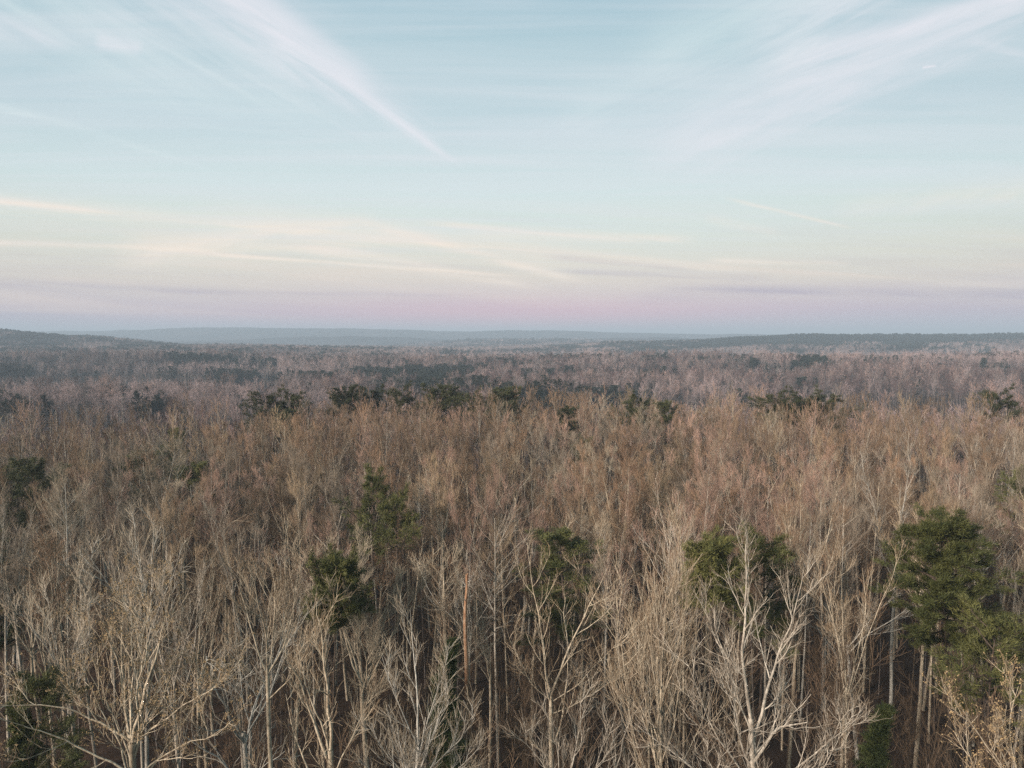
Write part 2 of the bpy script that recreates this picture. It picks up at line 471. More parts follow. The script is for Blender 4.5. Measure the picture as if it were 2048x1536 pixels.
def bare_tree_shape(rng, H=23.0, limbs=None, fork=0.6, nlead=3, spread=(10, 26), crown_r=3.4, crown_base=0.5, n1=14, n2=7, n3=4, n4=2,
                    wander=0.10, up=0.10, r_base=0.20, lean=0.02, twig_r=0.006, th=1.0, stems=None, brang=(30, 60), lead_top=True, sides=(8, 5), low=6, tang=(18, 42), bold=False):
    """one leafless tree: (trunk, [limbs], twigs) as (verts, quads) each"""
    n1 = max(4, int(n1 * 0.68))
    r_base *= 0.84
    tr_top = H * (1.0 if (nlead <= 1 and lead_top) else fork)
    nseg = 12
    tp = paths(np.zeros((1, 3)), np.array([[rng.normal(0, lean), rng.normal(0, lean), 1.0]]), [tr_top], nseg, 0.022, 0.10, rng)
    rt = r_base * (0.16 if (nlead <= 1 and lead_top) else 0.60)
    trunk = [tubes(tp, [r_base], [rt], sides[0])]
    # flare at the foot
    trunk_r0, trunk_r1 = np.array([r_base]), np.array([rt])
    mains, mr0, mr1 = [], [], []
    if limbs is None:
        limbs = []
        a0 = rng.uniform(0, 360)
        for i in range(nlead if nlead > 1 else 0):
            ti = rng.uniform(*spread)
            limbs.append((rng.uniform(0.93, 1.0), a0 + i * 360 / nlead + rng.uniform(-25, 25), ti, (H - tr_top) / math.cos(math.radians(ti * 0.8)) * rng.uniform(0.80, 1.0), 0.62))
    for (t, a, tilt, ln, rk) in limbs:
        p, _ = at(tp, np.array([[t if t <= 1.0 else 1.0]]))
        m = paths(p.reshape(1, 3), azdir(a, tilt)[None], [ln], 12, wander * 0.75, up * 0.55, rng)
        mains.append(m); r = (r_base * (1 - t) + rt * t) * rk * 0.86
        mr0.append(r); mr1.append(max(0.008, r * 0.07))
    limb_meshes = [tubes(m, [a], [b], sides[1] + 1) for m, a, b in zip(mains, mr0, mr1)]
    # secondary branches on trunk upper part and on mains
    L1, R1 = [], []
    if mains:
        Mp = np.concatenate(mains); a_, b_ = np.array(mr0), np.array(mr1)
        m = max(4, int(n1 / max(1, len(mains)) * 1.6))
        k_, r_ = kids(Mp, a_, b_, m, 0.18, 0.97, (brang[0] * 0.85, brang[1] * 0.85), crown_r / max(2.5, (H - tr_top)) * 0.85, 0.5, 0.034, rng, nseg=7, wander=wander * 0.8, up=up * 1.1)
        L1.append(k_); R1.append(r_)
    if nlead <= 1 or low:
        m = n1 if nlead <= 1 else low
        t = crown_base + (0.97 - crown_base) * (np.arange(m) + rng.random(m)) / m if nlead <= 1 else rng.uniform(0.72, 0.98, m)
        p, tan = at(tp, t[None])
        p, tan = p[0], tan[0]
        azs = rng.uniform(0, 2 * math.pi, m)
        tt = (t - crown_base) / (1 - crown_base)
        env = crown_r * np.sqrt(np.clip(1 - ((tt - 0.30) / 0.72) ** 2, 0.05, 1)) if nlead <= 1 else np.full(m, crown_r * 0.6)
        tilt = np.radians(rng.uniform(brang[0], brang[1] + 12, m)) * (1.05 - 0.4 * np.clip(tt, 0, 1))
        d = np.stack([np.cos(azs) * np.sin(tilt), np.sin(azs) * np.sin(tilt), np.cos(tilt)], 1)
        ln = env / np.maximum(np.sin(tilt), 0.45) * rng.uniform(0.75, 1.1, m)
        k_ = paths(p, d, ln, 7, wander, up, rng)
        rp = r_base * (1 - t) + rt * t
        L1.append(k_); R1.append(np.minimum(rp * 0.5, 0.010 + 0.009 * ln))
    A = np.concatenate(L1); ra = np.concatenate(R1); rb = np.maximum(ra * 0.22, 0.006)
    tw_w = min(wander, 0.10)
    if bold:
        ra = np.maximum(ra * 1.15, 0.017); rb = np.maximum(ra * 0.35, 0.009); tw_w = min(wander * 1.15, 0.17)
    tw = [tubes(A, ra * th, rb * th, 4)]
    B, rB = kids(A, ra, rb, n2, 0.12, 0.92, (tang[0], tang[1]), 0.62, 0.5, 0.022, rng, nseg=4, wander=tw_w, up=up * 1.1, minlen=0.8, upbias=0.5)
    if bold:
        rB = np.maximum(rB, 0.0108)
    rBe = np.maximum(rB * 0.5, 0.008) if bold else np.maximum(rB * 0.4, twig_r)
    tw.append(tubes(B, rB * th, rBe * th, 3))
    tips = B
    n_bark = sum(len(q) for _, q in (tw if bold else tw[:1]))
    if n3:
        C, rC = kids(B, rB, rBe, n3, 0.12, 0.95, tang, 0.58, 0.45, 0.012, rng, nseg=3, wander=tw_w, up=up * 1.2, minlen=0.6, rk=0.6, upbias=0.5)
        rC = np.maximum(rC, twig_r * 1.2); tw.append(tubes(C, rC * th, np.full(len(C), twig_r) * th, 3)); tips = C
        if n4:
            D, rD = kids(C, rC, np.full(len(C), twig_r), n4, 0.15, 0.9, tang, 0.6, 0.3, 0.008, rng, nseg=2, wander=tw_w, up=up * 1.2, minlen=0.4, rk=0.7, upbias=0.5)
            tw.append(tubes(D, np.full(len(D), twig_r) * th, np.full(len(D), twig_r * 0.6) * th, 3)); tips = D
    V_, Q_ = merge(tw)
    return merge(trunk), limb_meshes, (V_, Q_, (np.arange(len(Q_)) >= n_bark).astype(np.int32)), tips


def leaf_cards(P, n, size, rng, droop=0.3):
    """little bent leaves hung at twig ends"""
    sel = P[rng.integers(0, len(P), n)]
    c = sel[:, -1] + rng.normal(0, 0.05, (n, 3))
    a = unit(rng.normal(0, 1, (n, 3)) + np.array([0, 0, -droop])); b = unit(np.cross(a, rng.normal(0, 1, (n, 3))))
    nn = np.cross(a, b)
    s = size * rng.uniform(0.6, 1.3, (n, 1))
    V = np.stack([c, c + a * s * 0.5 + b * s * 0.32 + nn * s * 0.1, c + a * s, c + a * s * 0.5 - b * s * 0.32 + nn * s * 0.1], 1).reshape(-1, 3)
    i = np.arange(n)[:, None] * 4
    tri = np.concatenate([i + np.array([[0, 1, 2]]), i + np.array([[0, 2, 3]])])
    return V, tri


def tufts(C, D, nb, ln, wd, rng, flat=0.6):
    """needle tufts at points C pointing along D"""
    n = len(C)
    d = unit(D[:, None] * 0.8 + rng.normal(0, 0.62, (n, nb, 3)) * np.array([1, 1, flat]) + np.array([0, 0, 0.18]))
    c = C[:, None] + rng.normal(0, 0.06 + ln * 0.25, (n, nb, 3)) * np.array([1, 1, 0.45])
    w = unit(np.cross(d, rng.normal(0, 1, d.shape)))
    L = ln * rng.uniform(0.6, 1.2, (n, nb, 1)); W = wd * rng.uniform(0.7, 1.2, (n, nb, 1))
    V = np.stack([c - w * W, c + w * W, c + d * L], 2).reshape(-1, 3)
    return V, np.arange(len(V)).reshape(-1, 3)


def pine_shape(rng, H=22.0, crown_base=0.55, R=3.2, nb=46,  lean=(0, 0), kind='pine', tn=9, tl=0.34, tw_=0.022, dens=1.0, sides=7):
    r_base = H * 0.0075 + 0.02
    tp = paths(np.zeros((1, 3)), np.array([[lean[0], lean[1], 1.0]]), [H * 0.97], 12, 0.02, 0.02, rng)
    trunk = tubes(tp, [r_base], [0.025], sides)
    t = crown_base + (0.985 - crown_base) * ((np.arange(nb) + rng.random(nb)) / nb)
    p, _ = at(tp, t[None]); p = p[0]
    tt = (t - crown_base) / (1 - crown_base)
    if kind == 'pine':
        env = R * np.sqrt(np.clip(1 - (np.abs(tt - 0.35) / 0.68) ** 2, 0.03, 1)) * rng.choice([0.45, 0.7, 0.95, 1.2], nb) * rng.uniform(0.85, 1.1, nb)
        tilt = np.radians(rng.uniform(64, 92, nb) - 34 * tt ** 2)
    else:
        env = R * np.power(np.clip(1 - tt, 0.02, 1), 0.75) * (0.6 + 0.4 * np.clip(tt / 0.2, 0, 1)) * rng.uniform(0.75, 1.1, nb)
        tilt = np.radians(rng.uniform(50, 70, nb) - 30 * tt)
    azs = np.arange(nb) * 2.39996 + rng.uniform(-0.5, 0.5, nb)
    d = np.stack([np.cos(azs) * np.sin(tilt), np.sin(azs) * np.sin(tilt), np.cos(tilt)], 1)
    A = paths(p, d, np.maximum(env, 0.4), 5, 0.10, 0.05 if kind == 'pine' else 0.09, rng)
    ra = 0.012 + 0.012 * env
    wood = [tubes(A, ra, ra * 0.3, 3)]
    m2 = max(2, int(6 * dens))
    B, rB = kids(A, ra, ra * 0.3, m2, 0.30, 1.0, (28, 60), 0.42, 0.5, 0.02, rng, nseg=3, wander=0.1, up=0.05, minlen=0.35)
    wood.append(tubes(B, rB, rB * 0.4, 3))
    m3 = max(2, int(5 * dens))
    tq = 0.25 + 0.75 * (np.arange(m3)[None] + rng.random((len(B), m3))) / m3
    c, tan = at(B, tq)
    c = c.reshape(-1, 3); tan = tan.reshape(-1, 3)
    c2, tan2 = at(A, 0.25 + 0.75 * rng.random((len(A), m2)))
    c = np.concatenate([c, c2.reshape(-1, 3)]); tan = np.concatenate([tan, tan2.reshape(-1, 3)])
    fol = tufts(c, tan, tn, tl, tw_, rng)
    return trunk, merge(wood), fol


def empty(name, loc, rz=0.0, sc=1.0):
    o = bpy.data.objects.new(name, None); COL.objects.link(o)
    o.location = loc; o.rotation_euler = (0, 0, rz); o.scale = (sc,) * 3 if not isinstance(sc, tuple) else sc
    o.empty_display_size = 0.5
    return o


def part(name, me, parent, mat=None):
    o = bpy.data.objects.new(name, me); COL.objects.link(o); o.parent = parent
    for i, m_ in enumerate(mat if isinstance(mat, tuple) else (mat,) if mat is not None else ()):
        o.material_slots[i].link = 'OBJECT'; o.material_slots[i].material = m_
    return o


def tag(o, label=None, cat=None, group=None, kind=None):
    if label: o['label'] = label
    if cat: o['category'] = cat
    if group: o['group'] = group
    if kind: o['kind'] = kind
    return o


# ------------------------------------------------------------------ ground
def polar_sheet(name, r0s, mat, angs):
    A, Rr = np.meshgrid(angs, r0s)
    x, y = np.sin(A) * Rr, np.cos(A) * Rr
    z = ground_z(x, y)
    nr, na = A.shape
    V = np.stack([x, y, z], -1).reshape(-1, 3)
    i = np.arange(nr * na).reshape(nr, na)
    Q = np.stack([i[:-1, :-1], i[:-1, 1:], i[1:, 1:], i[1:, :-1]], -1).reshape(-1, 4)
    me = mesh_np(name, V, Q, [mat], smooth=True)
    o = bpy.data.objects.new(name, me); COL.objects.link(o)
    return o


fine = np.radians(np.concatenate([np.arange(-180, -48, 6.0), np.arange(-48, 48, 0.45), np.arange(48, 181, 6.0)]))
fine[-1] = math.pi; fine[0] = -math.pi
rs = np.concatenate([[0.0], np.arange(3, 200, 4.0), np.arange(200, 1000, 12.0), np.arange(1000, 3401, 40.0)])
gr = polar_sheet('ground', rs, M_GROUND, fine)
tag(gr, kind='structure')
rs2 = np.concatenate([np.arange(rs[-1], 5400, 40.0), np.arange(5400, 16000, 500.0)])
hl = polar_sheet('hills', rs2, M_HILL, fine)
tag(hl, kind='structure')

# ------------------------------------------------------------------ bare tree models
rng = np.random.default_rng(11)
KINDS = []      # common shapes: dict(trunk, crown, form)
SPEC = [
    ('fan-shaped', dict(H=23, fork=0.56, nlead=5, spread=(10, 24), crown_r=2.6, n1=22, n2=7, n3=4, n4=2, wander=0.08, up=0.13, brang=(18, 36), r_base=0.17)),
    ('fan-shaped', dict(H=24, fork=0.60, nlead=4, spread=(12, 28), crown_r=3.0, n1=20, n2=7, n3=4, n4=2, wander=0.09, up=0.12, brang=(20, 40), r_base=0.19)),
    ('slender', dict(H=24, nlead=1, crown_base=0.58, crown_r=2.2, n1=26, n2=7, n3=4, n4=2, wander=0.09, up=0.13, brang=(28, 46), r_base=0.14)),
    ('slender', dict(H=23, nlead=1, crown_base=0.52, crown_r=2.7, n1=28, n2=7, n3=4, n4=2, wander=0.10, up=0.10, brang=(32, 55), r_base=0.16)),
    ('spreading', dict(H=23, fork=0.58, nlead=4, spread=(18, 42), crown_r=4.0, n1=18, n2=7, n3=4, n4=2, wander=0.16, up=0.07, brang=(30, 60), r_base=0.22)),
    ('spreading', dict(H=22, fork=0.62, nlead=3, spread=(20, 38), crown_r=3.8, n1=20, n2=7, n3=4, n4=2, wander=0.18, up=0.06, brang=(32, 62), r_base=0.21)),
    ('forked', dict(H=24, fork=0.5, nlead=2, spread=(7, 16), crown_r=3.4, n1=26, n2=7, n3=4, n4=2, wander=0.12, up=0.10, brang=(28, 52), r_base=0.19)),
    ('round-topped', dict(H=22.5, nlead=1, crown_base=0.55, crown_r=3.6, n1=30, n2=7, n3=4, n4=2, wander=0.12, up=0.08, brang=(38, 62), r_base=0.18)),
    ('fan-shaped', dict(H=22, fork=0.66, nlead=6, spread=(14, 34), crown_r=2.4, n1=22, n2=7, n3=4, n4=2, wander=0.07, up=0.12, brang=(16, 34), r_base=0.16)),
    ('crooked', dict(H=21.5, fork=0.55, nlead=3, spread=(14, 44), crown_r=3.6, n1=20, n2=7, n3=4, n4=2, wander=0.24, up=0.05, brang=(34, 66), r_base=0.20)),
    ('slender', dict(H=22, nlead=1, crown_base=0.68, crown_r=1.9, n1=20, n2=6, n3=4, n4=2, wander=0.14, up=0.09, brang=(30, 60), r_base=0.12)),
    ('round-topped', dict(H=24, fork=0.68, nlead=5, spread=(8, 46), crown_r=3.0, n1=24, n2=7, n3=4, n4=2, wander=0.10, up=0.07, brang=(26, 52), r_base=0.18)),
    ('crooked', dict(H=23.5, fork=0.44, nlead=2, spread=(8, 30), crown_r=3.0, n1=22, n2=6, n3=4, n4=2, wander=0.20, up=0.06, brang=(34, 68), r_base=0.19)),
    ('forked', dict(H=23, fork=0.64, nlead=3, spread=(10, 22), crown_r=2.8, n1=22, n2=7, n3=4, n4=2, wander=0.13, up=0.09, brang=(26, 50), r_base=0.17)),
]
def common(sets, **over):
    for form, kw in sets:
        kw = dict(kw, **over)
        tr, lb, cw, _ = bare_tree_shape(rng, th=1.0, low=3 if kw['nlead'] > 1 else 0, **kw)
        tr = merge([tr] + lb)
        KINDS.append(dict(form=form, H=kw['H'], R=kw['crown_r'],
                          trunk=mesh_np('trunk', *tr, [M_BARK['grey']], smooth=True), crown=mesh_np('crown', cw[0], cw[1], [M_BARK['grey'], M_TWIG['tan']], cw[2])))


common(SPEC, twig_r=0.0060, bold=True, n2=6, n3=4, n4=0)       # seen close: bold pale branches
common(SPEC, twig_r=0.0072, n3=5, n4=2)                        # farther off: a haze of fine twigs

TREES = []   # record of every individual tree: x, y, z, H, R, colour, form, label
BARE_GROUP = 'leafless trees on the near plateau'


def hero(u, v, H, label, colour, bark_c, limbs=None, seed=0, cat='bare tree', land=None, leaves=0, name='bare_tree', leaf_size=0.12, rz=0.0, sc=1.0, **kw):
    r = np.random.default_rng(seed)
    p = place(u, v, H)
    z = float(ground_z(p[0], p[1]))
    root = empty(name, (p[0], p[1], z - 0.05))
    tr, lb, cw, tips = bare_tree_shape(r, H=H, limbs=limbs, **kw)
    part('trunk', mesh_np('trunk', *tr, [M_BARK[bark_c]], smooth=True), root)
    for l in lb:
        part('limb', mesh_np('limb', *l, [M_BARK[bark_c]], smooth=True), root)
    part('crown', mesh_np('crown', cw[0], cw[1], [M_BARK[bark_c], M_TWIG[colour]], cw[2]), root)
    if leaves:
        V, t_ = leaf_cards(tips, leaves, leaf_size, r)
        part('leaves', mesh_np('leaves', V, None, [M_LEAF], tris=t_), root)
    tag(root, label, cat)
    TREES.append(dict(x=p[0], y=p[1], H=H, R=kw.get('crown_r', 3.4), land=land, hero=True, top=z + H))
    return root


HB = dict(n2=6, n3=4, n4=0, twig_r=0.0058, th=1.0, bold=True)
# limbs: (start along trunk, azimuth 0 right / 90 away / 180 left, tilt, length, thickness)
hero(238, 1178, 24.5, 'broad spreading tan tree still hung with dead leaves at the lower left corner', 'tan', 'tan',
     limbs=[(1.0, 95, 8, 8.0, 0.8), (1.0, 175, 42, 7.6, 0.6), (0.98, 5, 40, 7.4, 0.65), (0.9, 190, 56, 7.4, 0.5), (0.88, -8, 54, 7.4, 0.5), (0.95, 60, 30, 7.6, 0.55),
            (0.93, 130, 26, 7.6, 0.5), (0.86, 150, 40, 6.5, 0.4), (0.84, 30, 42, 6.5, 0.4), (0.9, 270, 36, 5.0, 0.4), (0.97, 70, 16, 7.6, 0.5), (0.97, 110, 18, 7.6, 0.5)], seed=101, land='leaf hung spreading tree',
     leaves=9500, leaf_size=0.085, fork=0.70, nlead=4, crown_r=4.4, n1=44, wander=0.15, up=0.06, r_base=0.26, brang=(28, 58), low=4, **HB)
hero(530, 1138, 25.0, 'pale tan tree with straight bare trunk and rounded crown, right of the leaf hung tree', 'tan', 'tan',
     limbs=[(1.0, 80, 6, 6.4, 0.8), (1.0, 160, 30, 5.8, 0.6), (1.0, 10, 34, 6.0, 0.6), (0.97, 200, 48, 4.2, 0.4), (0.93, -5, 50, 5.4, 0.45), (1.0, 40, 20, 5.8, 0.5), (0.98, 130, 22, 5.6, 0.5)],
     seed=102, land='tall round-crowned tree', fork=0.765, nlead=4, crown_r=3.2, n1=40, wander=0.08, up=0.10, r_base=0.20, brang=(20, 44), low=0, **HB)
hero(690, 1205, 24.0, 'forked tan tree with a long crooked limb reaching left, beside the pale silvery tree', 'tan', 'tan',
     limbs=[(1.0, 80, 5, 7.6, 0.8), (0.95, 168, 28, 7.2, 0.75), (0.86, 180, 60, 5.6, 0.5), (0.9, 10, 34, 5.2, 0.45), (0.8, 185, 75, 4.6, 0.4), (0.97, 140, 18, 6.0, 0.5), (0.75, 175, 72, 3.4, 0.4)],
     seed=103, land='crooked-limbed forked tree', fork=0.70, nlead=3, crown_r=2.8, n1=34, wander=0.17, up=0.07, r_base=0.26, brang=(26, 58), low=4, **HB)
hero(808, 1236, 24.0, 'pale silvery tree with a twin trunk and a dense egg shaped crown of fine branches', 'pale', 'pale',
     limbs=[(0.6, 0, 4, 8.2, 0.8), (1.0, 100, 5, 6.4, 0.7), (1.0, 175, 26, 4.6, 0.4), (0.96, 0, 38, 4.6, 0.4), (0.9, -10, 46, 4.6, 0.4), (0.9, 188, 44, 4.0, 0.35), (0.84, 5, 58, 4.6, 0.35),
            (0.8, 175, 56, 3.6, 0.3), (0.76, -5, 66, 4.4, 0.35), (0.98, 60, 26, 4.8, 0.4), (0.86, 260, 40, 3.4, 0.3)],
     seed=104, land='pale silvery tree', fork=0.73, nlead=3, crown_r=2.9, n1=54, wander=0.08, up=0.08, r_base=0.20, brang=(24, 48), low=8, **HB)
hero(1100, 1098, 24.0, 'pale tan tree with two stems in a narrow V, beside the dead pine trunk', 'tan', 'tan',
     limbs=[(1.0, 150, 9, 9.0, 0.8), (1.0, 20, 13, 9.2, 0.8), (0.98, 178, 50, 6.0, 0.35), (0.97, 0, 52, 6.2, 0.35), (0.92, 5, 70, 5.0, 0.3)],
     seed=105, land='V-stemmed tan tree', fork=0.62, nlead=2, crown_r=4.2, n1=34, wander=0.11, up=0.08, r_base=0.24, brang=(28, 56), low=3, **HB)
hero(1330, 1185, 24.0, 'narrow tan tree with upright branches between the V stemmed tree and the largest tree', 'tan', 'tan',
     limbs=[(0.62, 30, 8, 8.6, 0.6), (0.56, 170, 14, 8.0, 0.5), (0.5, 0, 18, 8.0, 0.45), (0.52, 185, 24, 7.0, 0.4), (0.58, 90, 12, 7.6, 0.4), (0.48, 20, 30, 6.4, 0.35)],
     seed=106, land='narrow upright tree', fork=0.98, nlead=1, crown_base=0.5, crown_r=2.4, n1=30, wander=0.07, up=0.12, r_base=0.20, brang=(20, 40), **HB)
hero(1530, 1120, 26.5, 'largest pale grey tree with heavy crooked limbs, at the lower right before a dark pine', 'grey', 'grey',
     limbs=[(1.0, 172, 4, 9.6, 0.85), (0.93, 20, 15, 9.0, 0.8), (0.86, 178, 28, 7.0, 0.5), (0.82, 182, 42, 7.4, 0.45), (0.74, 176, 50, 7.0, 0.45), (0.78, -2, 44, 6.2, 0.45), (0.7, 4, 52, 7.2, 0.45),
            (0.9, 0, 58, 5.2, 0.4), (0.64, 184, 56, 6.0, 0.4), (0.66, 0, 60, 6.0, 0.4), (0.96, 168, 20, 6.6, 0.45), (0.72, 270, 50, 4.0, 0.35)],
     seed=107, land='largest crooked limbed tree', fork=0.70, nlead=3, crown_r=3.4, n1=105, wander=0.15, up=0.07, r_base=0.25, brang=(28, 56), low=4, **HB)
hero(1990, 1335, 22.5, 'yellowish tree with open forked limbs and clinging leaves in the lower right corner', 'tan', 'tan',
     limbs=[(1.0, 120, 6, 5.6, 0.8), (1.0, 172, 30, 6.4, 0.6), (0.98, 10, 26, 6.0, 0.6), (0.9, 180, 46, 5.6, 0.5), (0.9, 0, 48, 5.0, 0.5), (0.84, 185, 62, 5.2, 0.4)],
     seed=108, land='yellowish forked tree', leaves=3200, leaf_size=0.08, fork=0.70, nlead=3, crown_r=3.0, n1=30, wander=0.10, up=0.07, r_base=0.20, brang=(28, 56), low=4, **HB)
hero(1128, 1385, 21.5, 'small grey tree opening like a wine glass at the bottom middle', 'grey', 'grey',
     limbs=[(1.0, 100, 8, 4.6, 0.8), (1.0, 172, 34, 4.8, 0.6), (0.98, 0, 44, 4.6, 0.6), (0.9, 5, 60, 4.2, 0.4), (0.97, 180, 22, 4.6, 0.5)],
     seed=109, land='wine-glass shaped tree', fork=0.76, nlead=3, crown_r=2.4, n1=26, wander=0.10, up=0.10, r_base=0.14, brang=(24, 46), low=2, **HB)
hero(1590, 985, 24.5, 'dense orange tan fan shaped tree rising above the largest grey tree', 'russet', 'tan', seed=110, land='orange fan-shaped tree',
     fork=0.56, nlead=7, spread=(8, 30), crown_r=2.8, n1=40, wander=0.06, up=0.12, r_base=0.22, brang=(14, 32), low=3, twig_r=0.0068, th=1.0, n2=7, n3=4, n4=1, bold=True)
hero(1235, 905, 25.0, 'wide orange fan shaped crown in the middle of the woods', 'russet', 'tan', seed=111, land='wide orange fan crown',
     fork=0.54, nlead=7, spread=(8, 34), crown_r=3.4, n1=44, wander=0.07, up=0.11, r_base=0.24, brang=(14, 34), low=3, twig_r=0.0072, th=1.0, n2=8, n3=5, n4=2)
hero(1800, 915, 25.5, 'grey tree with a tall open V of bare stems beyond the great pine', 'grey', 'pale',
     limbs=[(1.0, 165, 14, 11.0, 0.8), (1.0, 15, 12, 11.0, 0.8), (0.95, 175, 34, 7.0, 0.4), (0.95, 0, 34, 7.0, 0.4)], seed=112, land='grey V stemmed tree',
     fork=0.56, nlead=2, crown_r=3.6, n1=30, wander=0.07, up=0.08, r_base=0.22, brang=(20, 44), low=2, twig_r=0.0068, th=1.0, n2=7, n3=4, n4=1, bold=True)
hero(1850, 985, 24.0, 'tan fan shaped tree directly behind the great pine', 'tan', 'tan', seed=113, land=None,
     fork=0.56, nlead=7, spread=(10, 36), crown_r=2.8, n1=40, wander=0.06, up=0.11, r_base=0.22, brang=(14, 32), low=2, twig_r=0.0068, th=1.0, n2=7, n3=4, n4=1, bold=True)
hero(735, 1060, 24.0, 'pale grey tree with a wide basket of forked limbs above the round cedar', 'pale', 'tan', seed=114, land='pale basket crowned tree',
     fork=0.56, nlead=7, spread=(12, 40), crown_r=3.8, n1=40, wander=0.13, up=0.09, r_base=0.27, brang=(20, 44), low=4, twig_r=0.007, th=1.0, n2=7, n3=4, n4=2)
hero(368, 1095, 24.5, 'grey tree with fine round crown, behind the leaf hung tree', 'grey', 'grey', seed=115, land=None,
     fork=0.62, nlead=5, spread=(10, 32), crown_r=2.8, n1=34, wander=0.10, up=0.09, r_base=0.18, brang=(20, 46), low=3, **HB)
hero(135, 1105, 24.0, 'pale crowned grey tree near the left edge, behind the leaf hung tree', 'pale', 'grey', seed=116, land=None,
     fork=0.62, nlead=5, spread=(10, 34), crown_r=2.8, n1=34, wander=0.10, up=0.09, r_base=0.18, brang=(20, 46), low=3, **HB)

# the dead pine trunk
r = np.random.default_rng(120)
p = place(947, 1155, 21.0)
root = empty('dead_pine', (p[0], p[1], float(ground_z(p[0], p[1])) - 0.05))
tp = paths(np.zeros((1, 3)), np.array([[0.0, 0.0, 1.0]]), [21.0], 18, 0.035, 0.06, r)
part('trunk', mesh_np('trunk', *tubes(tp, [0.28], [0.09], 10), [M_BARK['orange']], smooth=True), root)
tt = r.uniform(0.86, 0.995, 14); pp, _ = at(tp, tt[None])
aa = r.uniform(0, 6.28, 14)
st = paths(pp[0], np.stack([np.cos(aa), np.sin(aa), r.uniform(0.5, 1.6, 14)], 1), r.uniform(0.3, 1.0, 14), 4, 0.3, 0.15, r)
part('branches', mesh_np('branches', *tubes(st, np.full(14, 0.03), np.full(14, 0.01), 4), [M_BARK['pale']]), root)
tag(root, 'broken dead pine trunk of bare orange wood standing in the middle of the lower woods', 'dead tree')
TREES.append(dict(x=p[0], y=p[1], H=21, R=1.0, land='orange dead pine trunk', hero=True, top=21))

# ------------------------------------------------------------------ evergreens
rp = np.random.default_rng(31)
PK = []
for kw in (dict(H=22, crown_base=0.62, R=3.6, nb=34), dict(H=21, crown_base=0.68, R=4.2, nb=28, lean=(0.05, 0.0)), dict(H=23, crown_base=0.56, R=3.1, nb=38),
           dict(H=20, crown_base=0.40, R=2.3, nb=70, kind='cedar'), dict(H=22, crown_base=0.78, R=4.2, nb=24, lean=(-0.04, 0.02)),
           dict(H=21, crown_base=0.82, R=2.5, nb=60)):
    tr, wd, fo = pine_shape(rp, tn=10, tl=0.34, tw_=0.024, dens=1.2, **kw)
    PK.append(dict(H=kw['H'], R=kw['R'], trunk=mesh_np('trunk', *tr, [M_BARK['dark']], smooth=True), branches=mesh_np('branches', *wd, [M_BARK['dark']]),
                   crown=mesh_np('crown', fo[0], None, [M_CEDAR if kw.get('kind') == 'cedar' or kw['H'] == 21 and kw['nb'] == 64 else M_PINE], tris=fo[1])))


def evergreen(name, loc, k, sx, sz, rz, label, cat, group=None, land=None, mat=None):
    K = PK[k]
    root = empty(name, loc, rz, (sx, sx, sz))
    part('trunk', K['trunk'], root); part('branches', K['branches'], root); part('crown', K['crown'], root, mat)
    tag(root, label, cat, group)
    TREES.append(dict(x=loc[0], y=loc[1], H=K['H'] * sz, R=K['R'] * sx, land=land, hero=True, top=loc[2] + K['H'] * sz, ever=True))
    return root


# the great pine on the right is a model of its own
r = np.random.default_rng(140)
p = place(1922, 1042, 24.5)
root = empty('pine_tree', (p[0], p[1], float(ground_z(p[0], p[1]))))
tr, wd, fo = pine_shape(r, H=24.5, crown_base=0.66, R=3.6, nb=78, tn=12, tl=0.32, tw_=0.022, dens=1.6)
part('trunk', mesh_np('trunk', *tr, [M_BARK['dark']], smooth=True), root)
part('branches', mesh_np('branches', *wd, [M_BARK['dark']]), root)
part('crown', mesh_np('crown', fo[0], None, [M_GREATPINE], tris=fo[1]), root)
tag(root, 'largest pine, broad and dark green with layered boughs, near the right edge', 'pine tree')
TREES.append(dict(x=p[0], y=p[1], H=24.5, R=5.0, land='great pine', hero=True, top=24.5, ever=True))

